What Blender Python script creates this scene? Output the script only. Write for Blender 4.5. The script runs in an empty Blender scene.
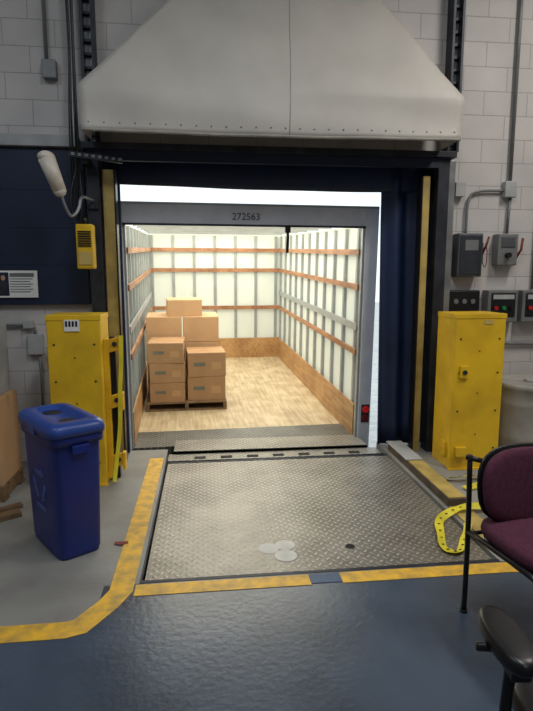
import bpy, bmesh, math, random
from mathutils import Matrix, Vector
random.seed(7)
scene = bpy.context.scene
scene.view_settings.view_transform = 'Standard'
scene.view_settings.look = 'None'

# ------------------------------------------------------------------ materials
def srgb(c):
    return tuple(((v/255)/12.92 if v/255 <= 0.04045 else ((v/255+0.055)/1.055)**2.4) for v in c)+(1,)

def mat(name, rgb, rough=0.6, metal=0.0, var=0.12, nscale=6.0, bump=0.0, bscale=40, emit=0.0, emit_rgb=None, spec=0.5, dirt=None, stretch=None):
    m = bpy.data.materials.new(name); m.use_nodes = True
    nt = m.node_tree; N = nt.nodes; L = nt.links
    b = N['Principled BSDF']
    tc = N.new('ShaderNodeTexCoord')
    src = tc.outputs['Object']
    if stretch:
        mp = N.new('ShaderNodeMapping'); mp.inputs['Scale'].default_value = stretch
        L.new(src, mp.inputs['Vector']); src = mp.outputs['Vector']
    n = N.new('ShaderNodeTexNoise'); n.inputs['Scale'].default_value = nscale; n.inputs['Detail'].default_value = 5
    L.new(src, n.inputs['Vector'])
    r = N.new('ShaderNodeValToRGB')
    c = srgb(rgb)
    d = srgb(dirt) if dirt else tuple(x*(1-var*1.6) for x in c[:3])+(1,)
    r.color_ramp.elements[0].position = 0.32; r.color_ramp.elements[0].color = d
    r.color_ramp.elements[1].position = 0.62; r.color_ramp.elements[1].color = tuple(min(1, x*(1+var*0.5)) for x in c[:3])+(1,)
    L.new(n.outputs['Fac'], r.inputs['Fac']); L.new(r.outputs['Color'], b.inputs['Base Color'])
    b.inputs['Roughness'].default_value = rough; b.inputs['Metallic'].default_value = metal
    b.inputs['Specular IOR Level'].default_value = spec
    if bump:
        n2 = N.new('ShaderNodeTexNoise'); n2.inputs['Scale'].default_value = bscale; L.new(src, n2.inputs['Vector'])
        bp = N.new('ShaderNodeBump'); bp.inputs['Strength'].default_value = bump; bp.inputs['Distance'].default_value = 0.02
        L.new(n2.outputs['Fac'], bp.inputs['Height']); L.new(bp.outputs['Normal'], b.inputs['Normal'])
    if emit:
        b.inputs['Emission Color'].default_value = srgb(emit_rgb or rgb); b.inputs['Emission Strength'].default_value = emit
    return m

def cmu_mat(name, rgb, mortar):
    m = bpy.data.materials.new(name); m.use_nodes = True
    nt = m.node_tree; N = nt.nodes; L = nt.links; b = N['Principled BSDF']
    tc = N.new('ShaderNodeTexCoord'); sp = N.new('ShaderNodeSeparateXYZ'); cb = N.new('ShaderNodeCombineXYZ')
    ad = N.new('ShaderNodeMath'); ad.operation = 'ADD'
    L.new(tc.outputs['Object'], sp.inputs[0]); L.new(sp.outputs['X'], ad.inputs[0]); L.new(sp.outputs['Y'], ad.inputs[1])
    L.new(ad.outputs[0], cb.inputs['X']); L.new(sp.outputs['Z'], cb.inputs['Y'])
    br = N.new('ShaderNodeTexBrick'); br.inputs['Scale'].default_value = 1
    br.inputs['Brick Width'].default_value = 0.4; br.inputs['Row Height'].default_value = 0.2
    br.inputs['Mortar Size'].default_value = 0.005; br.inputs['Mortar Smooth'].default_value = 0.6
    c = srgb(rgb); br.inputs['Color1'].default_value = c; br.inputs['Color2'].default_value = tuple(x*0.95 for x in c[:3])+(1,)
    br.inputs['Mortar'].default_value = srgb(mortar)
    L.new(cb.outputs[0], br.inputs['Vector'])
    n = N.new('ShaderNodeTexNoise'); n.inputs['Scale'].default_value = 2.5; n.inputs['Detail'].default_value = 6
    L.new(tc.outputs['Object'], n.inputs['Vector'])
    mx = N.new('ShaderNodeMixRGB'); mx.blend_type = 'MULTIPLY'; mx.inputs['Fac'].default_value = 0.35
    L.new(br.outputs['Color'], mx.inputs['Color1']); L.new(n.outputs['Fac'], mx.inputs['Color2'])
    g = N.new('ShaderNodeBrightContrast'); g.inputs['Bright'].default_value = 0.04
    L.new(mx.outputs['Color'], g.inputs['Color']); L.new(g.outputs['Color'], b.inputs['Base Color'])
    b.inputs['Roughness'].default_value = 0.6
    n2 = N.new('ShaderNodeTexNoise'); n2.inputs['Scale'].default_value = 60; L.new(tc.outputs['Object'], n2.inputs['Vector'])
    mm = N.new('ShaderNodeMath'); mm.operation = 'MULTIPLY_ADD'; mm.inputs[1].default_value = -1.0
    sc = N.new('ShaderNodeMath'); sc.operation = 'MULTIPLY'; sc.inputs[1].default_value = 0.25
    L.new(n2.outputs['Fac'], sc.inputs[0]); L.new(br.outputs['Fac'], mm.inputs[0]); L.new(sc.outputs[0], mm.inputs[2])
    bp = N.new('ShaderNodeBump'); bp.inputs['Strength'].default_value = 0.4; bp.inputs['Distance'].default_value = 0.008
    L.new(mm.outputs[0], bp.inputs['Height']); L.new(bp.outputs['Normal'], b.inputs['Normal'])
    return m

def floor_mat(name, rgb, dark, rough):
    m = mat(name, rgb, rough=rough, var=0.2, nscale=1.7, bump=0.08, bscale=34, dirt=dark)
    nt = m.node_tree; N = nt.nodes; L = nt.links; b = N['Principled BSDF']
    n = N.new('ShaderNodeTexNoise'); n.inputs['Scale'].default_value = 9; n.inputs['Detail'].default_value = 6
    mr = N.new('ShaderNodeMapRange'); mr.inputs['To Min'].default_value = rough-0.12; mr.inputs['To Max'].default_value = rough+0.18
    L.new(n.outputs['Fac'], mr.inputs['Value']); L.new(mr.outputs[0], b.inputs['Roughness'])
    return m

def diamond_mat(name, base, hi, cell=0.042, rough=0.42, metal=0.6, dark=0.6):
    m = bpy.data.materials.new(name); m.use_nodes = True
    nt = m.node_tree; N = nt.nodes; L = nt.links; b = N['Principled BSDF']
    def M(op, a=None, bb=None, c=None):
        x = N.new('ShaderNodeMath'); x.operation = op
        for i, v in enumerate((a, bb, c)):
            if v is None: continue
            if isinstance(v, (int, float)): x.inputs[i].default_value = v
            else: L.new(v, x.inputs[i])
        return x.outputs[0]
    tc = N.new('ShaderNodeTexCoord'); mp = N.new('ShaderNodeMapping')
    mp.inputs['Rotation'].default_value = (0, 0, math.radians(45)); mp.inputs['Scale'].default_value = (1/cell,)*3
    L.new(tc.outputs['Object'], mp.inputs['Vector'])
    sp = N.new('ShaderNodeSeparateXYZ'); L.new(mp.outputs[0], sp.inputs[0])
    X, Y = sp.outputs['X'], sp.outputs['Y']
    fx, fy = M('FLOOR', X), M('FLOOR', Y)
    lx, ly = M('SUBTRACT', M('SUBTRACT', X, fx), 0.5), M('SUBTRACT', M('SUBTRACT', Y, fy), 0.5)
    par = M('FLOORED_MODULO', M('ADD', fx, fy), 2.0)
    ipar = M('SUBTRACT', 1.0, par)
    a = M('ADD', M('MULTIPLY', lx, par), M('MULTIPLY', ly, ipar))
    c = M('ADD', M('MULTIPLY', ly, par), M('MULTIPLY', lx, ipar))
    d = M('ADD', M('POWER', M('MULTIPLY', M('ABSOLUTE', a), 2.1), 2.0), M('POWER', M('MULTIPLY', M('ABSOLUTE', c), 5.0), 2.0))
    blob = M('SUBTRACT', 1.0, M('MINIMUM', d, 1.0))
    n = N.new('ShaderNodeTexNoise'); n.inputs['Scale'].default_value = 2.2; n.inputs['Detail'].default_value = 8; n.inputs['Roughness'].default_value = 0.65
    L.new(tc.outputs['Object'], n.inputs['Vector'])
    r = N.new('ShaderNodeValToRGB'); r.color_ramp.elements[0].position = 0.36; r.color_ramp.elements[1].position = 0.60
    bc = srgb(base); r.color_ramp.elements[0].color = tuple(x*dark for x in bc[:3])+(1,); r.color_ramp.elements[1].color = bc
    L.new(n.outputs['Fac'], r.inputs['Fac'])
    mx = N.new('ShaderNodeMixRGB'); mx.inputs['Color2'].default_value = srgb(hi)
    L.new(M('MULTIPLY', M('MINIMUM', M('MULTIPLY', blob, 3.0), 1.0), 0.6), mx.inputs['Fac']); L.new(r.outputs['Color'], mx.inputs['Color1'])
    L.new(mx.outputs['Color'], b.inputs['Base Color'])
    b.inputs['Metallic'].default_value = metal; b.inputs['Roughness'].default_value = rough
    bp = N.new('ShaderNodeBump'); bp.inputs['Strength'].default_value = 0.6; bp.inputs['Distance'].default_value = 0.004
    L.new(blob, bp.inputs['Height']); L.new(bp.outputs['Normal'], b.inputs['Normal'])
    return m

def plank_mat(name, rgb1, rgb2, along='Y'):
    m = bpy.data.materials.new(name); m.use_nodes = True
    nt = m.node_tree; N = nt.nodes; L = nt.links; b = N['Principled BSDF']
    tc = N.new('ShaderNodeTexCoord'); mp = N.new('ShaderNodeMapping')
    mp.inputs['Scale'].default_value = (14, 1.2, 14) if along == 'Y' else (1.2, 14, 14)
    L.new(tc.outputs['Object'], mp.inputs['Vector'])
    n = N.new('ShaderNodeTexNoise'); n.inputs['Scale'].default_value = 2; n.inputs['Detail'].default_value = 6
    L.new(mp.outputs[0], n.inputs['Vector'])
    n3 = N.new('ShaderNodeTexNoise'); n3.inputs['Scale'].default_value = 4; n3.inputs['Detail'].default_value = 8
    L.new(tc.outputs['Object'], n3.inputs['Vector'])
    ad = N.new('ShaderNodeMath'); ad.operation = 'MULTIPLY_ADD'; ad.inputs[1].default_value = 0.5
    hf = N.new('ShaderNodeMath'); hf.operation = 'MULTIPLY'; hf.inputs[1].default_value = 0.5
    L.new(n3.outputs['Fac'], hf.inputs[0]); L.new(n.outputs['Fac'], ad.inputs[0]); L.new(hf.outputs[0], ad.inputs[2])
    r = N.new('ShaderNodeValToRGB'); r.color_ramp.elements[0].position = 0.38; r.color_ramp.elements[0].color = srgb(rgb2)
    r.color_ramp.elements[1].position = 0.6; r.color_ramp.elements[1].color = srgb(rgb1)
    L.new(ad.outputs[0], r.inputs['Fac']); L.new(r.outputs['Color'], b.inputs['Base Color'])
    b.inputs['Roughness'].default_value = 0.5
    return m

M_cmu = cmu_mat('painted_block', (206, 201, 197), (168, 164, 161))
M_floor = floor_mat('blue_painted_floor', (72, 84, 100), (54, 63, 76), 0.27)
M_conc = floor_mat('grey_floor_paint', (148, 147, 142), (122, 120, 116), 0.48)
M_ceil = mat('ceiling_paint', (150, 150, 150), 0.8)
M_lineY = mat('yellow_floor_paint', (232, 182, 54), 0.5, var=0.2, nscale=14, dirt=(186, 150, 78))
M_bluetape = mat('blue_floor_tape', (70, 92, 122), 0.5)
M_yel = mat('yellow_powdercoat', (236, 192, 36), 0.45, var=0.06, nscale=4, bump=0.05, dirt=(214, 170, 34))
M_yeld = mat('worn_yellow', (190, 164, 92), 0.6, var=0.2)
M_navy = mat('navy_vinyl', (30, 46, 78), 0.45, var=0.2, nscale=2, bump=0.25, bscale=6)
M_navy2 = mat('navy_panel', (20, 34, 60), 0.5, var=0.12, nscale=3)
M_black = mat('black_plastic', (20, 20, 22), 0.35)
M_rub = mat('black_rubber', (16, 16, 17), 0.8)
M_steel = mat('dark_steel', (58, 61, 68), 0.5, 0.5, var=0.25)
M_galv = mat('galvanised', (150, 152, 154), 0.4, 0.6, var=0.15)
M_grey = mat('grey_enclosure', (120, 122, 122), 0.45, 0.2)
M_dgrey = mat('dark_grey_enclosure', (84, 86, 90), 0.45, 0.2)
M_lgrey = mat('light_beam', (170, 172, 172), 0.5)
M_hood = mat('hood_vinyl', (196, 191, 182), 0.55, var=0.05, nscale=2.5, bump=0.35, bscale=3.2)
M_seam = mat('seam', (160, 156, 148), 0.6)
M_white = mat('white_paint', (225, 225, 222), 0.5, var=0.05)
M_wlamp = mat('lamp_white', (215, 205, 190), 0.35)
M_label = mat('label_white', (235, 235, 230), 0.5, var=0.02)
M_red = mat('red_plastic', (190, 25, 25), 0.35)
M_reddk = mat('dark_red_plastic', (120, 30, 30), 0.4)
M_green = mat('green_plastic', (30, 130, 60), 0.35)
M_tail = mat('tail_light', (210, 30, 30), 0.2, emit=0.15)
M_bin = mat('blue_bin_plastic', (22, 44, 128), 0.42, var=0.08, bump=0.05)
M_lid = mat('blue_lid_plastic', (44, 74, 150), 0.35, var=0.06)
M_logo = mat('recycle_logo', (84, 108, 176), 0.5)
M_card = mat('cardboard', (196, 158, 118), 0.8, var=0.05, nscale=4)
M_card2 = mat('cardboard_dark', (174, 136, 98), 0.8, var=0.06, nscale=4)
M_tape = mat('packing_tape', (188, 150, 108), 0.3, var=0.04)
M_print = mat('box_print', (112, 116, 104), 0.8)
M_pal = mat('pallet_wood', (130, 104, 74), 0.8, var=0.25, nscale=10)
M_lev = diamond_mat('checker_plate', (146, 142, 134), (190, 187, 178))
M_thr = diamond_mat('truck_threshold_plate', (112, 112, 108), (146, 146, 142))
M_ply = plank_mat('truck_floor_wood', (202, 184, 150), (164, 142, 108))
M_kick = plank_mat('kick_plywood', (190, 150, 102), (152, 112, 70))
M_rail = plank_mat('wood_rail', (176, 128, 90), (132, 90, 60))
M_curb = mat('curb_side', (94, 80, 66), 0.7, var=0.25)
M_frp = mat('truck_wall_frp', (206, 212, 204), 0.5, var=0.06, nscale=1.5, emit=0.20, emit_rgb=(226, 236, 222))  # faint emission stands in for daylight passing through the fibreglass walls
M_roof = mat('translucent_roof_glow', (240, 236, 215), 0.6, var=0.05, emit=2.2, emit_rgb=(255, 250, 230))  # daylight through the roof imitated by emission; the shader itself is opaque
M_alu = mat('aluminium', (166, 171, 172), 0.4, 0.45, var=0.08)
M_frame = mat('truck_frame_paint', (204, 208, 216), 0.45, var=0.06)
M_maroon = mat('maroon_fabric', (84, 34, 56), 0.9, var=0.2, nscale=60, bump=0.3, bscale=300)
M_drum = mat('drum_plastic', (166, 162, 153), 0.5, var=0.12)
M_asph = mat('outside_concrete', (200, 200, 198), 0.9)
M_tapeY = mat('caution_tape', (236, 220, 56), 0.4)
M_spot = mat('white_spot', (214, 212, 204), 0.6)
M_lampemit = mat('fluorescent_tube', (255, 255, 255), 0.5, emit=4, emit_rgb=(240, 246, 255))

# ------------------------------------------------------------------ builder
class B:
    def __init__(s, name, M=None):
        s.name = name; s.bm = bmesh.new(); s.mats = []; s.M = M or Matrix.Identity(4)
    def mi(s, m):
        if m not in s.mats: s.mats.append(m)
        return s.mats.index(m)
    def add(s, tb, m, smooth=False, M=None):
        i = s.mi(m)
        for f in tb.faces:
            f.material_index = i
            if smooth: f.smooth = True
        if M is not None: tb.transform(M)
        me = bpy.data.meshes.new('t'); tb.to_mesh(me); tb.free(); s.bm.from_mesh(me); bpy.data.meshes.remove(me)
    def box(s, a, b, m, bev=0.0, M=None, seg=2):
        tb = bmesh.new(); bmesh.ops.create_cube(tb, size=1)
        a, b = Vector(a), Vector(b); d = b-a; c = (a+b)/2
        for v in tb.verts: v.co = Vector((v.co.x*d.x, v.co.y*d.y, v.co.z*d.z))+c
        if bev: bmesh.ops.bevel(tb, geom=list(tb.edges), offset=bev, segments=seg, affect='EDGES', profile=0.5)
        s.add(tb, m, False, M); return s
    def cyl(s, p, q, r, m, r2=None, seg=16, M=None):
        p, q = Vector(p), Vector(q); d = q-p
        tb = bmesh.new(); bmesh.ops.create_cone(tb, cap_ends=True, segments=seg, radius1=r, radius2=r if r2 is None else r2, depth=d.length)
        tb.transform(Matrix.Translation((p+q)/2) @ d.to_track_quat('Z', 'Y').to_matrix().to_4x4())
        for f in tb.faces:
            if len(f.verts) == 4: f.smooth = True
        s.add(tb, m, False, M); return s
    def ball(s, c, r, m, sc=(1, 1, 1), M=None, u=16):
        tb = bmesh.new(); bmesh.ops.create_uvsphere(tb, u_segments=u, v_segments=max(6, u//2), radius=r)
        for v in tb.verts: v.co = Vector((v.co.x*sc[0], v.co.y*sc[1], v.co.z*sc[2]))+Vector(c)
        s.add(tb, m, True, M); return s
    def tube(s, pts, r, m, seg=10, M=None, smooth=0):
        P = [Vector(p) for p in pts]
        for _ in range(smooth):
            Q = [P[0]]
            for a, b in zip(P, P[1:]): Q += [a*0.75+b*0.25, a*0.25+b*0.75]
            P = Q+[P[-1]]
        tb = bmesh.new(); rings = []
        for i, p in enumerate(P):
            t = (P[min(i+1, len(P)-1)]-P[max(i-1, 0)]).normalized()
            if i == 0: n = t.orthogonal().normalized()
            else: n = (n-t*n.dot(t)).normalized()
            bn = t.cross(n)
            rings.append([tb.verts.new(p+(n*math.cos(k*2*math.pi/seg)+bn*math.sin(k*2*math.pi/seg))*r) for k in range(seg)])
        for a, b in zip(rings, rings[1:]):
            for k in range(seg): tb.faces.new((a[k], a[(k+1) % seg], b[(k+1) % seg], b[k]))
        tb.faces.new(rings[0][::-1]); tb.faces.new(rings[-1])
        s.add(tb, m, True, M); return s
    def mesh(s, vs, fs, m, smooth=False, M=None):
        tb = bmesh.new(); V = [tb.verts.new(v) for v in vs]
        for f in fs: tb.faces.new([V[i] for i in f])
        bmesh.ops.recalc_face_normals(tb, faces=tb.faces)
        s.add(tb, m, smooth, M); return s
    def sheet(s, fn, nu, nv, th, m, M=None):
        """thick sheet; fn(u,v)->Vector, thickness vector th"""
        vs = []; fs = []
        for k in (0, 1):
            for i in range(nu+1):
                for j in range(nv+1): vs.append(Vector(fn(i/nu, j/nv))+Vector(th)*k)
        o = (nu+1)*(nv+1); idx = lambda i, j, k=0: k*o+i*(nv+1)+j
        for i in range(nu):
            for j in range(nv):
                fs.append((idx(i, j), idx(i+1, j), idx(i+1, j+1), idx(i, j+1)))
                fs.append((idx(i, j, 1), idx(i, j+1, 1), idx(i+1, j+1, 1), idx(i+1, j, 1)))
        for i in range(nu):
            fs.append((idx(i, 0), idx(i, 0, 1), idx(i+1, 0, 1), idx(i+1, 0))); fs.append((idx(i, nv), idx(i+1, nv), idx(i+1, nv, 1), idx(i, nv, 1)))
        for j in range(nv):
            fs.append((idx(0, j), idx(0, j+1), idx(0, j+1, 1), idx(0, j, 1))); fs.append((idx(nu, j), idx(nu, j, 1), idx(nu, j+1, 1), idx(nu, j+1)))
        s.mesh(vs, fs, m, True, M); return s
    def pad(s, w, d, t, m, M=None, e=4.0, n=40, warp=None, taper=0.0):
        """cushion with superellipse outline, local XY outline, Z thickness"""
        prof = [(0.80, 0), (0.93, 0.07), (0.985, 0.25), (1, 0.5), (0.985, 0.75), (0.93, 0.93), (0.80, 1), (0.4, 1.04)]
        vs = []; fs = []
        for sc, z in prof:
            for k in range(n):
                a = 2*math.pi*k/n; c, sn = math.cos(a), math.sin(a)
                x = w/2*sc*math.copysign(abs(c)**(2/e), c); y = d/2*sc*math.copysign(abs(sn)**(2/e), sn)
                x *= 1+taper*(y/(d/2))
                vs.append(Vector((x, y, (z-0.5)*t)))
        for i in range(len(prof)-1):
            for k in range(n): fs.append((i*n+k, i*n+(k+1) % n, (i+1)*n+(k+1) % n, (i+1)*n+k))
        fs.append(tuple(range(n))[::-1]); fs.append(tuple((len(prof)-1)*n+k for k in range(n)))
        if warp: vs = [Vector(warp(v)) for v in vs]
        s.mesh(vs, fs, m, True, M); return s
    def done(s, parent=None, loc=None, rotz=0):
        me = bpy.data.meshes.new(s.name); s.bm.to_mesh(me); s.bm.free()
        for m in s.mats: me.materials.append(m)
        o = bpy.data.objects.new(s.name, me); scene.collection.objects.link(o)
        o.matrix_world = s.M
        if loc is not None: o.location = loc; o.rotation_euler = (0, 0, rotz)
        if parent: o.parent = parent; o.matrix_parent_inverse = Matrix.Identity(4)
        return o

def T(x, y, z): return Matrix.Translation((x, y, z))
def R(a, ax): return Matrix.Rotation(math.radians(a), 4, ax)

# ------------------------------------------------------------------ room shell
WY = 4.75            # inner face of the dock wall
OX0, OX1, OZ = -0.93, 2.10, 2.66
XL, XR, YB, ZC = -4.5, 5.5, -4.0, 5.2
PX0, PX1, PY0 = -0.37, 1.64, 2.70   # leveller pit
b = B('floor')
b.box((XL, YB, -0.3), (XR, 2.34, 0), M_floor)
b.box((-0.55, 2.34, -0.3), (XR, PY0, 0), M_floor)
b.box((XL, 2.34, -0.3), (-0.55, PY0, 0), M_conc)
b.box((XL, PY0, -0.3), (PX0, 4.95, 0), M_conc)
b.box((PX1, PY0, -0.3), (XR, 4.95, 0), M_conc)
b.box((XL, PY0, -1.25), (XR, 4.95, -0.9), M_conc)
b.box((PX0-0.1, PY0, -0.9), (PX0, 4.95, -0.3), M_rub)
b.box((PX1, PY0, -0.9), (PX1+0.1, 4.95, -0.3), M_rub)
b.box((PX0-0.1, PY0-0.1, -0.9), (PX1+0.1, PY0, -0.3), M_rub)
b.done()
b = B('wall_back')
b.box((XL, WY, 0), (OX0, 4.95, ZC), M_cmu); b.box((OX1, WY, 0), (XR, 4.95, ZC), M_cmu)
b.box((OX0, WY, OZ), (OX1, 4.95, ZC), M_cmu); b.done()
B('wall_left').box((XL-0.2, YB, 0), (XL, 4.95, ZC), M_cmu).done()
B('wall_right').box((XR, YB, 0), (XR+0.2, 4.95, ZC), M_cmu).done()
B('wall_front').box((XL, YB-0.2, 0), (XR, YB, ZC), M_cmu).done()
B('ceiling').box((XL, YB, ZC), (XR, 4.95, ZC+0.2), M_ceil).done()
B('outdoor_ground').box((-30, 4.96, -1.35), (30, 60, -1.25), M_asph).done()

# floor markings
def strip(bb, pts, w, m, z0=0.0005, z1=0.003):
    P = [Vector((p[0], p[1], 0)) for p in pts]; L_, R_ = [], []
    for i, p in enumerate(P):
        t = Vector((0, 0, 0))
        if i > 0: t += (p-P[i-1]).normalized()
        if i < len(P)-1: t += (P[i+1]-p).normalized()
        t.normalize(); n = Vector((-t.y, t.x, 0)); k = w/2
        if 0 < i < len(P)-1: k /= max(0.5, n.dot(Vector((-(p-P[i-1]).normalized().y, (p-P[i-1]).normalized().x, 0))))
        L_.append(p+n*k); R_.append(p-n*k)
    vs = []
    for z in (z0, z1):
        vs += [v+Vector((0, 0, z)) for v in L_]+[v+Vector((0, 0, z)) for v in R_]
    n = len(P); fs = []
    for i in range(n-1):
        fs.append((i, i+1, n+i+1, n+i)); fs.append((2*n+i, 3*n+i, 3*n+i+1, 2*n+i+1))
        fs.append((i, 2*n+i, 2*n+i+1, i+1)); fs.append((n+i, n+i+1, 3*n+i+1, 3*n+i))
    fs.append((0, n, 3*n, 2*n)); fs.append((n-1, 3*n-1, 4*n-1, 2*n-1))
    bb.mesh(vs, fs, m)
b = B('floor_marking')
strip(b, [(-4.3, 2.33), (-0.66, 2.35), (-0.60, 2.37), (-0.50, 2.53), (-0.455, 2.64), (-0.45, 4.7)], 0.12, M_lineY)
strip(b, [(-0.385, 2.635), (0.53, 2.635)], 0.10, M_lineY)
strip(b, [(0.532, 2.64), (0.698, 2.64)], 0.085, M_bluetape)
strip(b, [(0.70, 2.635), (1.62, 2.635), (1.80, 2.62), (4.4, 2.30)], 0.10, M_lineY)
b.done()

# ------------------------------------------------------------------ dock leveller
b = B('dock_leveler')
b.box((PX0+0.025, PY0+0.03, -0.06), (PX1-0.03, 4.56, -0.004), M_lev)
b.box((PX0, PY0, -0.08), (PX1, PY0+0.025, 0.002), M_steel)            # front angle
b.box((PX0+0.001, PY0+0.025, -0.08), (PX0+0.012, 4.7, 0.001), M_steel)
b.box((PX0+0.02, 4.565, -0.05), (PX1-0.02, 4.60, -0.001), M_steel)     # hinge line
b.box((PX0+0.02, 4.605, -0.03), (PX1-0.06, 4.80, 0.0), M_lev)
b.cyl((PX0+0.02, 4.60, -0.01), (PX1-0.04, 4.60, -0.01), 0.016, M_steel)
b.box((PX0+0.06, 4.80, 0.0), (PX1-0.14, 5.16, 0.02), M_lev, M=None)    # lip resting on the truck bed
b.box((PX0+0.06, 4.80, 0.0), (PX1-0.14, 4.815, 0.023), M_rub)
for i in range(7):
    x = -0.12+i*0.235
    b.box((x, 4.65, 0.0), (x+0.10, 4.705, 0.004), M_rub)
for k, (x, y, r) in enumerate(((0.35, 3.0, 0.062), (0.455, 3.03, 0.060), (0.44, 2.905, 0.066))):
    b.cyl((x, y, -0.006), (x, y, -0.0022+k*0.0006), r, M_spot, seg=28)
b.cyl((0.84, 2.97, -0.006), (0.84, 2.97, -0.001), 0.028, M_rub, seg=20)
b.box((PX0+0.06, 3.2, -0.895), (0.1, 3.4, -0.06), M_steel); b.box((1.2, 3.2, -0.895), (1.5, 3.4, -0.06), M_steel)
b.done()
b = B('dock_curb')
b.box((1.668, 3.42, 0), (1.80, 4.70, 0.065), M_curb, 0.006)
b.box((1.672, 3.43, 0.0655), (1.796, 4.3, 0.071), M_yeld)
b.box((1.655, 4.2, 0.0715), (1.80, 4.72, 0.082), M_lgrey, 0.003)
b.box((1.668, 2.74, 0), (1.80, 3.415, 0.012), M_yeld)
b.done()

# ------------------------------------------------------------------ door frame, curtains
b = B('door_frame_steel')
b.box((-0.93, 4.60, 0), (-0.83, 4.745, 2.595), M_steel, 0.004)
b.box((2.00, 4.60, 0), (2.10, 4.745, 2.595), M_steel, 0.004)
b.box((2.12, 4.66, 0), (2.18, 4.745, 2.595), M_galv, 0.004)
b.box((-0.95, 4.56, 2.60), (2.14, 4.745, 2.65), M_steel, 0.004)
b.box((-0.93, 4.60, 2.52), (2.10, 4.64, 2.60), M_navy2)
b.box((-0.815, 4.66, 0), (-0.725, 4.72, 2.46), M_yeld, 0.003)
b.box((1.885, 4.66, 0), (1.955, 4.72, 2.46), M_yeld, 0.003)
b.box((-0.72, 4.64, 0), (-0.71, 4.74, 2.46), M_black)
b.box((1.875, 4.64, 0), (1.885, 4.74, 2.46), M_black)
b.done()
for x0 in (-0.93, 2.08):
    b = B('door_guide_track')
    b.box((x0, 4.62, 2.66), (x0+0.02, 4.745, 4.9), M_steel); b.box((x0+0.08, 4.62, 2.66), (x0+0.10, 4.745, 4.9), M_steel)
    b.box((x0+0.02, 4.70, 2.66), (x0+0.08, 4.745, 4.9), M_galv)
    for k in range(22): b.box((x0+0.02, 4.66, 2.72+k*0.1), (x0+0.08, 4.70, 2.74+k*0.1), M_steel)
    b.done()
b = B('dock_seal_curtain')
b.sheet(lambda u, v: (-0.93+3.03*u, 4.84+0.012*math.sin(u*19)+0.015*v, 2.385-0.02*math.sin(u*math.pi)-0.03*u+0.5*v), 40, 6, (0, 0.03, 0), M_navy)
b.sheet(lambda u, v: (1.59+0.03*(1-v)+u*(0.48-0.03*(1-v)), 4.84+0.03*math.sin(u*14+v*1.2), 0.012+2.6*v), 26, 12, (0, 0.03, 0), M_navy)
b.sheet(lambda u, v: (-0.93+u*0.225, 4.84+0.012*math.sin(u*9+v), 0.012+2.6*v), 12, 12, (0, 0.03, 0), M_navy)
b.done()

# hood
def hoodpt(u, v):
    pr = [(0.0, -0.87, 1.99, 4.20, 2.655), (0.28, -0.885, 2.02, 4.22, 2.955), (0.30, -0.87, 2.005, 4.225, 2.975), (1.0, 0.03, 1.28, 4.60, 3.98)]
    for a, c in zip(pr, pr[1:]):
        if v <= c[0]+1e-9:
            t = (v-a[0])/(c[0]-a[0]); q = [a[i]+(c[i]-a[i])*t for i in range(5)]; break
    x = q[1]+(q[2]-q[1])*u
    bulge = -0.035*math.sin(u*math.pi)*math.sin(min(1, v)*math.pi)
    wr = 0.006*math.sin(u*23+v*4)*(1-v)+0.008*math.sin(v*17+u*6)
    return (x, q[3]+bulge+wr, q[4]-0.012*math.sin(u*math.pi)*(1-v))
b = B('dock_door_hood')
b.sheet(hoodpt, 50, 30, (0, 0.012, 0), M_hood)
for u in (0, 1):
    ps = [Vector(hoodpt(u, v/12)) for v in range(13)]
    vs = []
    for p in ps: vs += [p+Vector((0.0, 0.013, 0)), Vector((p.x, 4.55 if p.z < 2.7 else 4.61, p.z))]
    vs2 = [v+Vector((0.006 if u == 0 else -0.006, 0, 0)) for v in vs]
    n = len(vs); fs = []
    for i in range(12): fs += [(2*i, 2*i+1, 2*i+3, 2*i+2), (n+2*i, n+2*i+2, n+2*i+3, n+2*i+1)]
    b.mesh(vs+vs2, fs, M_hood)
b.tube([Vector(hoodpt(i/40, 0.0))+Vector((0, 0.006, 0)) for i in range(41)], 0.012, M_seam, seg=8)
for i in range(26):
    p = Vector(hoodpt((i+0.5)/26, 0.05)); b.ball(p+Vector((0, -0.001, 0)), 0.006, M_grey, u=8)
b.tube([Vector(hoodpt(0.53, v/20))+Vector((0, 0.001, 0)) for v in range(21)], 0.004, M_seam, seg=6)
b.done()

# ------------------------------------------------------------------ left wall fittings
b = B('blue_dock_door')
b.box((-4.4, 4.70, 1.37), (-0.965, 4.749, 2.62), M_navy2, 0.004)
for z in (1.7, 2.0, 2.3): b.box((-4.4, 4.696, z), (-0.965, 4.70, z+0.008), M_navy)
b.box((-4.4, 4.66, 2.63), (-1.0, 4.749, 2.72), M_lgrey, 0.004)
b.done()
b = B('wall_poster')
b.box((-1.70, 4.680, 1.43), (-1.375, 4.693, 1.65), M_label)
b.box((-1.685, 4.678, 1.445), (-1.60, 4.6805, 1.635), M_navy2)
b.ball((-1.643, 4.677, 1.59), 0.022, M_tape, (0.8, 0.05, 1)); b.box((-1.67, 4.676, 1.46), (-1.615, 4.678, 1.565), M_steel)
b.box((-1.59, 4.676, 1.60), (-1.40, 4.6785, 1.63), M_grey)
for k in range(6): b.box((-1.59, 4.6765, 1.58-k*0.021), (-1.41-0.02*(k % 2), 4.6785, 1.586-k*0.021), M_grey)
b.done()
b = B('wall_conduit')
b.cyl((-1.215, 4.72, 3.3), (-1.215, 4.72, 5.15), 0.014, M_grey)
b.box((-1.245, 4.68, 3.15), (-1.14, 4.749, 3.29), M_grey, 0.006)
b.done()
b = B('wall_outlet_box')
b.box((-1.49, 4.69, 0.95), (-1.37, 4.749, 1.12), M_lgrey, 0.006)
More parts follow.
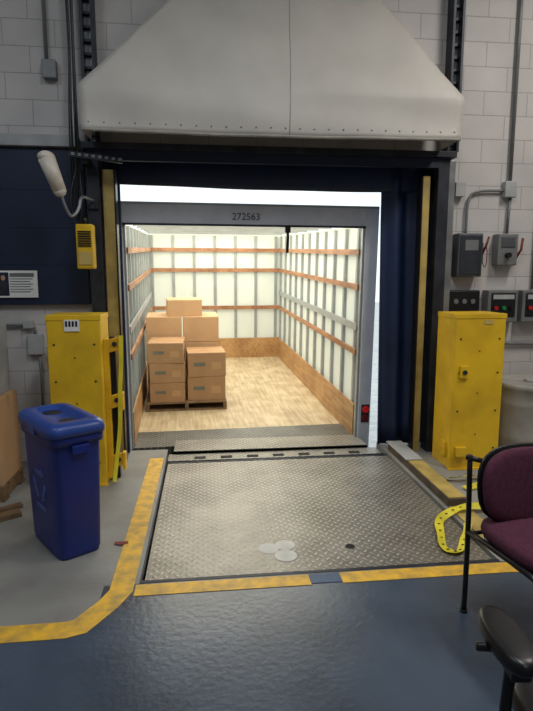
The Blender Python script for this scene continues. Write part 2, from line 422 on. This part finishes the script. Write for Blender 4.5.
b.tube([(-1.43, 4.72, 1.12), (-1.43, 4.72, 1.2), (-1.60, 4.72, 1.2), (-2.6, 4.72, 1.2)], 0.012, M_grey, smooth=1)
b.box((-1.52, 4.70, 1.17), (-1.44, 4.749, 1.24), M_lgrey, 0.004)
b.cyl((-1.40, 4.72, 0.95), (-1.40, 4.72, 0.35), 0.012, M_grey)
b.done()
b = B('cable_bundle')
for k, (x, y, r) in enumerate(((-0.965, 4.60, 0.009), (-0.985, 4.62, 0.007), (-1.01, 4.61, 0.008), (-1.03, 4.62, 0.006))):
    b.tube([(x, y, 5.1), (x-0.005, y-0.02, 4.2), (x-0.015+0.01*k, y, 3.4), (x-0.005, y-0.05, 2.8), (x-0.01, y-0.02, 2.4-0.03*k), (x-0.02, y-0.03, 2.0+0.05*k)], r, M_black, smooth=2)
b.tube([(-0.99, 4.55, 2.44), (-1.05, 4.50, 2.2), (-1.0, 4.5, 1.95), (-0.95, 4.5, 2.1), (-0.965, 4.55, 2.4)], 0.006, M_black, smooth=3)
b.done()
b = B('strut_bracket')
b.box((-1.02, 4.44, 2.49), (-0.62, 4.48, 2.53), M_steel, M=T(-0.82, 4.46, 2.51) @ R(6, 'Y') @ T(0.82, -4.46, -2.51))
for k in range(8): b.box((-1.0+k*0.05, 4.435, 2.52-k*0.005), (-0.975+k*0.05, 4.44, 2.54-k*0.005), M_galv)
b.box((-0.93, 4.48, 2.47), (-0.89, 4.598, 2.52), M_steel)
b.done()
b = B('dock_lamp')
b.cyl((-1.11, 4.16, 2.44), (-1.04, 4.20, 2.22), 0.060, M_wlamp, r2=0.048, seg=24)
b.ball((-1.111, 4.159, 2.445), 0.060, M_wlamp, (1, 1, 0.7)); b.ball((-1.04, 4.20, 2.22), 0.048, M_wlamp)
b.tube([(-1.035, 4.205, 2.20), (-1.01, 4.22, 2.10), (-0.98, 4.26, 2.03), (-0.93, 4.30, 2.10), (-0.92, 4.32, 2.2), (-0.89, 4.45, 2.2), (-0.88, 4.575, 2.2)], 0.012, M_galv, smooth=3)
b.box((-0.93, 4.575, 2.14), (-0.84, 4.598, 2.26), M_steel)
b.done()
b = B('dock_control_station')
b.box((-0.98, 4.36, 1.66), (-0.85, 4.46, 2.0), M_yel, 0.012)
for k in range(7): b.box((-0.965, 4.352, 1.83+k*0.018), (-0.865, 4.359, 1.839+k*0.018), M_black)
b.box((-0.965, 4.353, 1.69), (-0.865, 4.36, 1.79), M_yeld, 0.004)
b.cyl((-0.92, 4.41, 2.0), (-0.92, 4.41, 2.06), 0.02, M_black)
b.box((-0.91, 4.46, 1.78), (-0.86, 4.598, 1.84), M_steel)
b.done()

# ------------------------------------------------------------------ yellow gate housings
def gate_box(x0, x1, y0, y1, h, side, nm):
    b = B(nm)
    b.box((x0, y0, 0.0), (x1, y1, h), M_yel, 0.008)
    b.box((x0-0.004, y0-0.004, h-0.035), (x1+0.004, y1, h+0.004), M_yel, 0.003)
    b.box((x0-0.01, y0-0.02, 0.0), (x1+0.01, y0, 0.012), M_yel)
    for z in (0.18, 0.5, 0.82, 1.1):
        for x in (x0+0.05, x1-0.05):
            b.cyl((x, y0-0.004, z), (x, y0+0.001, z), 0.008, M_steel, seg=12)
    for z in (0.3, 0.65, 1.0): b.cyl(((x0+x1)/2, y0-0.003, z), ((x0+x1)/2, y0+0.001, z), 0.006, M_black, seg=10)
    return b
def ribbon(b, pts, w, m, floor=True, twist=True, marks=True, up=(0, 0, 1)):
    P = [Vector(p) for p in pts]; U = Vector(up)
    for _ in range(3):
        Q = [P[0]]
        for a, c in zip(P, P[1:]): Q += [a*0.75+c*0.25, a*0.25+c*0.75]
        P = Q+[P[-1]]
    vs, fs = [], []
    for i, p in enumerate(P):
        t = (P[min(i+1, len(P)-1)]-P[max(0, i-1)]).normalized(); n = t.cross(U).normalized()
        if twist:
            tw = 0.5*math.sin(i*0.2); n = (n*math.cos(tw)+U*abs(math.sin(tw))).normalized()
        vs += [p-n*w/2, p+n*w/2, p+n*w/2+U*0.002, p-n*w/2+U*0.002]
    if floor:
        for i, v in enumerate(vs): v.z = max(v.z, 0.0005+0.002*((i % 4) > 1))
    for i in range(len(P)-1):
        for k in range(4): fs.append((4*i+k, 4*i+(k+1) % 4, 4*(i+1)+(k+1) % 4, 4*(i+1)+k))
    b.mesh(vs, fs, m)
    if marks:
        for i in range(2, len(P)-2, 4):
            b.box(P[i]-Vector((0.008, 0.004, -0.004)), P[i]+Vector((0.008, 0.004, 0.007)), M_steel)

b = gate_box(-1.17, -0.78, 4.12, 4.45, 1.315, 1, 'dock_gate_post')
b.box((-1.04, 4.112, 1.20), (-0.93, 4.119, 1.285), M_label)
for k in range(4): b.box((-1.03+k*0.024, 4.110, 1.235), (-1.016+k*0.024, 4.1125, 1.275), M_black)
b.box((-0.78, 4.20, 0.02), (-0.745, 4.28, 1.13), M_yel, 0.004)         # latch channel
b.box((-0.745, 4.26, 0), (-0.70, 4.32, 1.14), M_black, 0.004)
for z in (0.10, 0.58, 1.02):
    b.box((-0.745, 4.215, z), (-0.65, 4.235, z+0.10), M_yel, 0.004, M=T(-0.745, 4.22, z) @ R(-16, 'Y') @ T(0.745, -4.22, -z))
    b.box((-0.67, 4.19, z-0.01), (-0.645, 4.258, z+0.13), M_yel, 0.004)
    b.cyl((-0.70, 4.205, z+0.07), (-0.70, 4.215, z+0.07), 0.018, M_steel, seg=14)
ribbon(b, [(-0.64, 4.17, 1.16), (-0.645, 4.16, 0.95), (-0.66, 4.15, 0.72), (-0.67, 4.16, 0.45), (-0.70, 4.15, 0.22), (-0.72, 4.10, 0.03)], 0.03, M_tapeY, floor=False, twist=False, marks=False, up=(0, -1, 0))
b.done()
b = gate_box(2.00, 2.43, 4.14, 4.48, 1.30, -1, 'dock_gate_post')
b.box((2.05, 4.115, 0.78), (2.12, 4.139, 0.88), M_yel, 0.003); b.cyl((2.085, 4.10, 0.83), (2.085, 4.115, 0.83), 0.018, M_steel)
b.box((2.04, 4.10, 0.12), (2.13, 4.139, 0.20), M_yel, 0.004); b.box((1.98, 4.20, 0.10), (1.999, 4.30, 0.22), M_yel)
b.box((2.24, 4.136, 1.22), (2.32, 4.1395, 1.255), M_yeld)
b.done()

# ------------------------------------------------------------------ right wall fittings
b = B('electrical_conduit')
b.cyl((2.72, 4.72, 2.44), (2.72, 4.72, 5.15), 0.016, M_grey)
b.box((2.66, 4.68, 2.30), (2.77, 4.749, 2.44), M_lgrey, 0.006)
b.tube([(2.66, 4.72, 2.36), (2.42, 4.72, 2.36), (2.33, 4.72, 2.30), (2.33, 4.72, 1.985)], 0.012, M_grey, smooth=2)
b.tube([(2.73, 4.72, 2.30), (2.72, 4.72, 1.985)], 0.012, M_grey)
b.done()
b = B('electrical_conduit'); b.tube([(3.0, 4.72, 5.15), (3.0, 4.72, 1.485)], 0.012, M_grey); b.done()
b = B('electrical_conduit'); b.tube([(2.62, 4.72, 1.185), (2.62, 4.72, 1.02), (2.7, 4.72, 0.98), (3.6, 4.72, 0.98)], 0.014, M_grey, smooth=2); b.done()
b = B('junction_box'); b.box((2.20, 4.68, 2.3), (2.29, 4.749, 2.42), M_lgrey, 0.004); b.done()
b = B('disconnect_switch')
b.box((2.22, 4.62, 1.60), (2.45, 4.749, 1.98), M_dgrey, 0.012)
b.box((2.235, 4.612, 1.62), (2.435, 4.62, 1.96), M_steel, 0.004)
b.box((2.28, 4.609, 1.83), (2.40, 4.613, 1.92), M_grey)
b.box((2.45, 4.65, 1.72), (2.47, 4.70, 1.90), M_black, 0.004)
b.tube([(2.465, 4.66, 1.80), (2.49, 4.64, 1.88), (2.51, 4.64, 1.95)], 0.010, M_reddk)
b.tube([(2.465, 4.66, 1.74), (2.50, 4.66, 1.66), (2.52, 4.67, 1.80), (2.495, 4.66, 1.9)], 0.004, M_reddk, smooth=2)
b.done()
b = B('disconnect_switch')
b.box((2.60, 4.64, 1.70), (2.79, 4.749, 1.98), M_grey, 0.012)
b.box((2.63, 4.632, 1.86), (2.76, 4.64, 1.95), M_dgrey, 0.004)
b.cyl((2.69, 4.60, 1.79), (2.69, 4.64, 1.79), 0.024, M_black)
b.tube([(2.79, 4.67, 1.76), (2.82, 4.64, 1.84), (2.83, 4.64, 1.94)], 0.011, M_reddk)
b.done()
b = B('control_panel')
b.box((2.18, 4.66, 1.28), (2.47, 4.749, 1.48), M_black, 0.012)
for k in range(3): b.cyl((2.24+k*0.08, 4.65, 1.38), (2.24+k*0.08, 4.66, 1.38), 0.022, M_grey)
b.done()
for x0 in (2.53, 2.86):
    b = B('dock_control_panel')
    b.box((x0, 4.63, 1.19), (x0+0.29, 4.749, 1.48), M_grey, 0.010)
    b.box((x0+0.03, 4.622, 1.24), (x0+0.26, 4.63, 1.455), M_black, 0.004)
    b.box((x0+0.045, 4.62, 1.40), (x0+0.245, 4.6225, 1.44), M_lgrey)
    for k, m in enumerate((M_red, M_green, M_black)):
        b.cyl((x0+0.07+k*0.075, 4.60, 1.32), (x0+0.07+k*0.075, 4.622, 1.32), 0.018, m)
    b.done()
b = B('plastic_drum')
cx, cy = 2.84, 4.38
prof = [(0.25, 0), (0.27, 0.02), (0.285, 0.2), (0.29, 0.22), (0.285, 0.24), (0.29, 0.5), (0.297, 0.52), (0.29, 0.54), (0.292, 0.64), (0.305, 0.65), (0.305, 0.69), (0.29, 0.70), (0.28, 0.685), (0.05, 0.69)]
vs, fs = [], []
n = 40
for r, z in prof:
    for k in range(n): vs.append((r*math.cos(2*math.pi*k/n), r*math.sin(2*math.pi*k/n), z))
for i in range(len(prof)-1):
    for k in range(n): fs.append((i*n+k, i*n+(k+1) % n, (i+1)*n+(k+1) % n, (i+1)*n+k))
fs.append(tuple(range(n))); fs.append(tuple((len(prof)-1)*n+k for k in range(n)))
b.mesh(vs, fs, M_drum, True); b.cyl((0, 0, 0.69), (0, 0, 0.71), 0.06, M_lgrey)
b.done(loc=(cx, cy, 0.0))

# ------------------------------------------------------------------ truck
TM = T(0.385, 5.075, 0.0) @ Matrix.Rotation(math.radians(2.72), 4, 'Z') @ Matrix.Rotation(math.radians(2.9), 4, 'X')
truck = bpy.data.objects.new('box_truck', None); scene.collection.objects.link(truck); truck.matrix_world = TM
HW, TL, TH = 1.095, 4.25, 2.06
b = B('truck_floor')
b.box((-HW-0.03, 0.45, -0.12), (HW+0.03, TL, -0.002), M_ply)
b.box((-HW-0.03, 0.0, -0.12), (HW+0.03, 0.448, -0.001), M_thr)
b.done(truck)
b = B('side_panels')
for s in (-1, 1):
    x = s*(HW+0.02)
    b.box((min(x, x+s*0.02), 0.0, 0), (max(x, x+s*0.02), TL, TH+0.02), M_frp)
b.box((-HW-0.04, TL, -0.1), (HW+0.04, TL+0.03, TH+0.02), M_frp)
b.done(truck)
b = B('wall_posts')
for s in (-1, 1):
    for k in range(11):
        y = 0.12+k*0.405; x = s*HW
        if y+0.05 < TL: b.box((min(x-s*0.012, x+s*0.02), y, 0), (max(x-s*0.012, x+s*0.02), y+0.045, TH), M_alu)
for k in range(7):
    x = -HW+0.02+k*0.345
    b.box((x, TL-0.03, 0), (x+0.045, TL, TH), M_alu)
b.done(truck)
b = B('wood_rails')
for z in (0.87, 1.50, 1.83):
    for s in (-1, 1):
        x = s*(HW-0.013)
        b.box((min(x, x-s*0.022), 0.03, z-0.027), (max(x, x-s*0.022), TL-0.06, z+0.027), M_rail)
    b.box((-HW+0.01, TL-0.055, z-0.03), (HW-0.01, TL-0.031, z+0.03), M_rail)
for s in (-1, 1):
    x = s*(HW-0.013)
    b.box((min(x, x-s*0.016), 0.03, 1.08), (max(x, x-s*0.016), TL-0.06, 1.15), M_alu)
b.done(truck)
b = B('kick_boards')
for s in (-1, 1):
    x = s*(HW-0.013)
    b.box((min(x, x-s*0.014), 0.03, 0), (max(x, x-s*0.014), TL-0.06, 0.34), M_kick)
b.box((-HW+0.01, TL-0.05, 0), (HW-0.01, TL-0.031, 0.34), M_kick)
b.done(truck)
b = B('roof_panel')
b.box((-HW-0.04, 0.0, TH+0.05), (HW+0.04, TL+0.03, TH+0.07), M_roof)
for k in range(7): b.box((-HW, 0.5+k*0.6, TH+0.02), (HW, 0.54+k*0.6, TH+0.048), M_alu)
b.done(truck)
b = B('rear_frame')
for s in (-1, 1):
    a = s*HW; c = s*(HW+0.125)
    b.box((min(a, c), -0.05, -0.15), (max(a, c), 0.05, TH+0.18), M_frame, 0.006)
    b.box((min(a, a-s*0.02), -0.03, 0.0), (max(a, a-s*0.02), 0.02, TH), M_alu)
b.box((-HW, -0.05, TH-0.005), (HW, 0.05, TH+0.18), M_frame, 0.006)
b.box((-HW, -0.055, TH-0.012), (HW, -0.03, TH+0.006), M_steel)
b.box((-HW-0.12, -0.056, TH+0.165), (HW+0.12, -0.04, TH+0.185), M_alu)
b.box((-HW-0.1, -0.10, -0.35), (HW+0.1, 0.02, -0.16), M_steel, 0.01)
b.done(truck)
b = B('tail_lights')
for s in (-1, 1):
    x = s*(HW+0.07)
    b.cyl((x, -0.075, 0.31), (x, -0.05, 0.31), 0.033, M_tail, seg=20)
    b.cyl((x, -0.075, 0.22), (x, -0.05, 0.22), 0.033, M_reddk, seg=20)
    b.box((x-0.04, -0.058, 0.175), (x+0.04, -0.05, 0.355), M_steel)
b.done(truck)
b = B('pull_strap')
b.tube([(0.36, -0.02, TH), (0.365, -0.03, TH-0.1), (0.36, -0.03, TH-0.24)], 0.014, M_black)
b.box((0.335, -0.05, TH-0.06), (0.385, -0.01, TH-0.001), M_black)
b.done(truck)
b = B('chassis')
for s in (-1, 1):
    b.box((s*0.4-0.05, 0.1, -0.4), (s*0.4+0.05, TL+1.6, -0.121), M_steel)
    b.cyl((s*0.95-0.12, 1.2, -0.86), (s*0.95+0.12, 1.2, -0.86), 0.40, M_rub, seg=32)
    b.cyl((s*0.95-0.13, 1.2, -0.86), (s*0.95+0.13, 1.2, -0.86), 0.2, M_alu, seg=24)
    b.cyl((s*0.95-0.12, TL+1.0, -1.0), (s*0.95+0.12, TL+1.0, -1.0), 0.40, M_rub, seg=32)
b.cyl((-0.9, 1.2, -0.86), (0.9, 1.2, -0.86), 0.06, M_steel)
b.box((-1.0, TL+0.15, -0.7), (1.0, TL+1.6, 1.0), M_white, 0.15, seg=4); b.box((-0.95, TL+1.5, -0.7), (0.95, TL+2.3, 0.1), M_white, 0.15, seg=4)
b.done(truck)
cu = bpy.data.curves.new('fleet_number', 'FONT'); cu.body = '272563'; cu.size = 0.085; cu.extrude = 0.001; cu.align_x = 'CENTER'
cu.materials.append(M_black)
o = bpy.data.objects.new('fleet_number', cu); scene.collection.objects.link(o); o.parent = truck
o.location = (-0.02, -0.0525, TH+0.045); o.rotation_euler = (math.radians(90), 0, 0)

# pallet + cartons (truck coordinates)
b = B('pallet', TM)
px0, px1, py0, py1 = -1.03, -0.10, 1.15, 2.25
for y in (py0, (py0+py1)/2-0.05, py1-0.1): b.box((px0, y, 0.0), (px1, y+0.1, 0.016), M_pal)
for x in (px0, (px0+px1)/2-0.02, px1-0.04): b.box((x, py0, 0.016), (x+0.04, py1, 0.085), M_pal)
for k in range(8):
    y = py0+k*(py1-py0-0.1)/7; b.box((px0, y, 0.085), (px1, y+0.1, 0.10), M_pal)
b.done()
def carton(x0, x1, y0, y1, z0, z1, rot=0, mt=None, MM=TM, prt=True, axis='x'):
    c = Vector(((x0+x1)/2, (y0+y1)/2, z0)); w, d, h = (x1-x0)/2, (y1-y0)/2, z1-z0
    b = B('cardboard_box', MM @ T(*c) @ R(rot, 'Z'))
    mt = mt or (M_card if random.random() < 0.6 else M_card2)
    b.box((-w, -d, 0), (w, d, h-0.004), mt, 0.004)
    b.box((-w+0.002, -d+0.002, h-0.004), (w-0.002, -0.0015, h), mt); b.box((-w+0.002, 0.0015, h-0.004), (w-0.002, d-0.002, h), mt)
    b.box((-w-0.001, -0.028, h), (w+0.001, 0.028, h+0.0008), M_tape)
    b.box((-w-0.0015, -0.028, h-0.07), (-w+0.001, 0.028, h), M_tape); b.box((w-0.001, -0.028, h-0.07), (w+0.0015, 0.028, h), M_tape)
    if prt:
        b.box((-w*0.7, -d-0.0012, h*0.45), (-w*0.1, -d+0.001, h*0.60), M_print)
        b.box((w*0.25, -d-0.0012, h*0.3), (w*0.75, -d+0.001, h*0.6), M_tape)
        b.box((w-0.001, -d*0.5, h*0.45), (w+0.0012, d*0.1, h*0.6), M_print)
    return b.done()
z = 0.1005
g = 0.002
for k in range(3): carton(-0.98, -0.58, 1.17, 1.62, z+k*0.232, z+(k+1)*0.232-g, rot=(0, 1, -3)[k], mt=M_card2)
for k in range(2): carton(-0.55, -0.11, 1.20, 1.60, z+k*0.285, z+(k+1)*0.285-g, rot=(0, 2)[k], mt=M_card2)
for k in range(3):
    carton(-1.03, -0.60, 1.68, 2.2, z+k*0.31, z+(k+1)*0.31-g, rot=0, mt=M_card, prt=k < 2)
    carton(-0.585, -0.15, 1.68, 2.2, z+k*0.31, z+(k+1)*0.31-g, rot=0, mt=M_card, prt=k < 2)
carton(-0.78, -0.36, 1.75, 2.12, z+3*0.31, z+3*0.31+0.20, rot=4, mt=M_card, prt=False)

# ------------------------------------------------------------------ recycling bin
b = B('recycling_bin')
def ring(w, d, z, n=40, e=7):
    out = []
    for k in range(n):
        a = 2*math.pi*k/n; c, s_ = math.cos(a), math.sin(a)
        out.append((w/2*math.copysign(abs(c)**(2/e), c), d/2*math.copysign(abs(s_)**(2/e), s_), z))
    return out
def loft(b, rings, m, smooth=True, caps=True):
    n = len(rings[0]); vs = [p for r_ in rings for p in r_]; fs = []
    for i in range(len(rings)-1):
        for k in range(n): fs.append((i*n+k, i*n+(k+1) % n, (i+1)*n+(k+1) % n, (i+1)*n+k))
    if caps: fs.append(tuple(range(n))); fs.append(tuple((len(rings)-1)*n+k for k in range(n)))
    b.mesh(vs, fs, m, smooth)
loft(b, [ring(0.46, 0.245, 0), ring(0.47, 0.255, 0.02), ring(0.48, 0.26, 0.03), ring(0.535, 0.29, 0.68), ring(0.545, 0.295, 0.70)], M_bin)
loft(b, [ring(0.575, 0.315, 0.68), ring(0.58, 0.32, 0.72), ring(0.575, 0.315, 0.735)], M_bin)
loft(b, [ring(0.595, 0.335, 0.732), ring(0.60, 0.34, 0.76), ring(0.585, 0.325, 0.785), ring(0.55, 0.285, 0.80), ring(0.42, 0.17, 0.805), ring(0.40, 0.15, 0.78)], M_lid)
for x in (-0.13, 0.13): b.cyl((x, 0, 0.78), (x, 0, 0.783), 0.055, M_black, seg=24)
b.box((-0.06, -0.172, 0.715), (0.06, -0.162, 0.765), M_lid, 0.003)
for s in (-1, 1): b.box((s*0.285-0.012, -0.05, 0.63), (s*0.285+0.012, 0.05, 0.68), M_bin, 0.005)
for side in (-1, 1):
    for k in range(3):
        A = R(120*k, 'Y'); base = T(0, side*0.1385, 0.40)
        Mx = base @ R(-side*1.6, 'X') @ A
        b.box((-0.055, -0.003, 0.06), (0.035, 0.003, 0.085), M_logo, M=Mx)
        b.mesh([(0.03, -0.003, 0.045), (0.03, -0.003, 0.10), (0.075, -0.003, 0.072), (0.03, 0.003, 0.045), (0.03, 0.003, 0.10), (0.075, 0.003, 0.072)],
               [(0, 1, 2), (3, 5, 4), (0, 3, 4, 1), (1, 4, 5, 2), (2, 5, 3, 0)], M_logo, M=Mx)
    b.box((-0.07, side*0.1355-0.003, 0.25), (0.07, side*0.1355+0.003, 0.275), M_logo)
b.done(loc=(-0.865, 3.22, 0.001), rotz=math.radians(-55))

# ------------------------------------------------------------------ cartons at left edge
I = Matrix.Identity(4)
b = B('pallet')
for y in (3.86, 4.2): b.box((-2.52, y, 0.0), (-1.45, y+0.1, 0.016), M_pal)
for x in (-2.50, -2.02, -1.51): b.box((x, 3.86, 0.016), (x+0.05, 4.3, 0.095), M_pal)
for k in range(4): b.box((-2.52, 3.86+k*0.113, 0.095), (-1.45, 3.95+k*0.113, 0.112), M_pal)
b.done()
carton(-2.40, -1.46, 3.88, 4.28, 0.113, 0.74, mt=M_card, MM=I, prt=False)
carton(-2.40, -1.50, 3.89, 4.27, 0.742, 1.28, mt=M_lgrey, MM=I, prt=False)
b = B('scrap_lumber')
b.box((-0.5, -0.04, 0), (0.25, 0.04, 0.035), M_pal, 0.003); b.box((-0.35, 0.10, 0), (0.3, 0.15, 0.03), M_pal, 0.003)
b.box((-0.2, -0.10, 0.0352), (-0.12, 0.2, 0.06), M_pal, 0.003)
b.done(loc=(-1.48, 3.50, 0.0), rotz=0.6)

# ------------------------------------------------------------------ caution tape
b = B('caution_tape')
ribbon(b, [(1.86, 3.92, 0.01), (2.0, 3.86, 0.05), (2.12, 3.92, 0.02), (2.22, 3.86, 0.01), (2.10, 3.74, 0.03), (1.92, 3.70, 0.02)], 0.05, M_tapeY)
b.done()
b = B('caution_tape')
ribbon(b, [(2.30, 3.62, 0.01), (2.15, 3.52, 0.03), (2.25, 3.45, 0.02), (2.1, 3.36, 0.03), (1.92, 3.33, 0.04), (1.74, 3.33, 0.05), (1.62, 3.30, 0.03), (1.50, 3.22, 0.01), (1.44, 3.04, 0.01), (1.37, 2.86, 0.01), (1.44, 2.79, 0.01), (1.52, 2.90, 0.01), (1.60, 3.02, 0.02), (1.66, 3.12, 0.03)], 0.055, M_tapeY)
b.done()
b = B('red_tape_scrap')
b.box((-0.57, 3.14, 0.0035), (-0.49, 3.17, 0.006), M_reddk); b.box((-0.55, 3.125, 0.0062), (-0.51, 3.16, 0.008), M_reddk)
b.done()

# ------------------------------------------------------------------ maroon side chair (faces the camera side)
CM = T(1.215, 2.28, 0) @ R(6, 'Z')
b = B('side_chair', CM)
W = 0.52
for x in (0, W):
    b.tube([(x, 0, 0.0), (x+0.0, 0.0, 0.40), (x, 0.02, 0.78)], 0.0125, M_black, smooth=1)
    b.tube([(x, -0.50, 0.0), (x, -0.47, 0.42), (x, -0.42, 0.43), (x, 0.0, 0.41)], 0.0125, M_black, smooth=1)
    b.cyl((x, 0, 0), (x, 0, 0.015), 0.017, M_rub); b.cyl((x, -0.50, 0), (x, -0.50, 0.015), 0.017, M_rub)
b.tube([(0, 0.0, 0.40), (W, 0.0, 0.40)], 0.010, M_black); b.tube([(0, -0.44, 0.42), (W, -0.44, 0.42)], 0.010, M_black)
b.tube([(-0.02, 0.02, 0.77), (0.03, -0.03, 0.765)], 0.012, M_black)
b.tube([(W, 0.02, 0.765), (W-0.03, -0.03, 0.77)], 0.010, M_black)
b.pad(W+0.0, 0.50, 0.075, M_maroon, M=T(W/2, -0.235, 0.455), e=3.6)
b.pad(W-0.02, 0.46, 0.018, M_black, M=T(W/2, -0.235, 0.412), e=3.6)
b.pad(W-0.02, 0.35, 0.055, M_maroon, M=T(W/2, -0.045, 0.640) @ R(82, 'X'), e=2.7, warp=lambda v: (v.x, v.y, v.z+0.6*v.x*v.x))
b.pad(W-0.0, 0.365, 0.02, M_black, M=T(W/2, -0.008, 0.640) @ R(82, 'X'), e=2.7, warp=lambda v: (v.x, v.y, v.z+0.6*v.x*v.x))
b.done()

# ------------------------------------------------------------------ office chair (arm rest enters the frame)
OM = T(1.01, 1.13, 0) @ R(-6, 'Z')
b = B('office_chair', OM)
for k in range(5):
    a = 2*math.pi*k/5+0.5; c, s_ = math.cos(a), math.sin(a)
    b.tube([(0, 0, 0.12), (c*0.15, s_*0.15, 0.11), (c*0.28, s_*0.28, 0.075)], 0.02, M_black)
    b.cyl((c*0.28-s_*0.02, s_*0.28+c*0.02, 0.03), (c*0.28+s_*0.02, s_*0.28-c*0.02, 0.03), 0.03, M_rub)
    b.cyl((c*0.28, s_*0.28, 0.03), (c*0.28, s_*0.28, 0.08), 0.008, M_steel)
b.cyl((0, 0, 0.08), (0, 0, 0.40), 0.025, M_steel); b.box((-0.1, -0.12, 0.38), (0.1, 0.12, 0.41), M_black, 0.005)
b.pad(0.44, 0.46, 0.08, M_black, M=T(0.01, 0, 0.45), e=3.2)
b.pad(0.42, 0.46, 0.06, M_black, M=T(0, -0.25, 0.80) @ R(82, 'X'), e=3.0)
b.tube([(0, -0.1, 0.40), (0, -0.27, 0.42), (0, -0.29, 0.6), (0, -0.28, 0.8)], 0.018, M_black, smooth=1)
for s in (-1, 1):
    b.pad(0.10, 0.25, 0.045, M_black, M=T(s*0.255, 0.045, 0.67), e=2.4)
    b.tube([(s*0.12, 0, 0.40), (s*0.24, 0, 0.40), (s*0.27, 0.0, 0.46), (s*0.26, 0.0, 0.65)], 0.015, M_black, smooth=1)
    b.box((s*0.255-0.025, -0.05, 0.62), (s*0.255+0.025, 0.09, 0.65), M_black, 0.006)
    b.tube([(s*0.26, 0.06, 0.635), (s*0.325, 0.06, 0.64)], 0.012, M_black)
b.done()

# ------------------------------------------------------------------ lights
def area(name, loc, rot, sx, sy, e, col):
    l = bpy.data.lights.new(name, 'AREA'); l.shape = 'RECTANGLE'; l.size = sx; l.size_y = sy; l.energy = e; l.color = col
    o = bpy.data.objects.new(name, l); scene.collection.objects.link(o); o.location = loc; o.rotation_euler = [math.radians(a) for a in rot]
    return o
for i, (x, y, e, c) in enumerate(((-2.2, 1.8, 26, (0.78, 0.89, 1)), (0.6, 1.2, 54, (0.93, 0.97, 1)), (3.2, 2.4, 80, (1, 0.94, 0.87)), (0.6, -2.0, 26, (0.85, 0.92, 1)))):
    b = B('ceiling_light'); b.box((-0.15, -0.75, 0.02), (0.15, 0.75, 0.09), M_white, 0.01)
    b.cyl((-0.07, -0.7, 0.0), (-0.07, 0.7, 0.0), 0.018, M_lampemit); b.cyl((0.07, -0.7, 0.0), (0.07, 0.7, 0.0), 0.018, M_lampemit)
    b.cyl((0, -0.5, 0.09), (0, -0.5, 0.49), 0.006, M_steel); b.cyl((0, 0.5, 0.09), (0, 0.5, 0.49), 0.006, M_steel)
    b.done(loc=(x, y, 4.7))
    area('ceiling_lamp_light', (x, y, 4.66), (0, 0, 0), 0.4, 1.6, e, c)
la = area('truck_roof_daylight', (0, 0, 0), (0, 0, 0), 1.9, 3.8, 42, (1, 0.98, 0.92))
la.matrix_world = TM @ T(0, 2.2, TH+0.015)

w = bpy.data.worlds.new('World'); scene.world = w; w.use_nodes = True
nt = w.node_tree; bg = nt.nodes['Background']
bg.inputs['Color'].default_value = (0.84, 0.94, 1, 1); bg.inputs['Strength'].default_value = 1.4

# ------------------------------------------------------------------ camera
cam = bpy.data.cameras.new('Camera'); co = bpy.data.objects.new('Camera', cam); scene.collection.objects.link(co)
cam.sensor_fit = 'VERTICAL'; cam.sensor_height = 24; cam.lens = 24*540/711; cam.clip_start = 0.05
co.location = (0, 0, 1.6)
co.rotation_euler = (math.radians(90-8.3), 0, math.radians(-6.43))
scene.camera = co
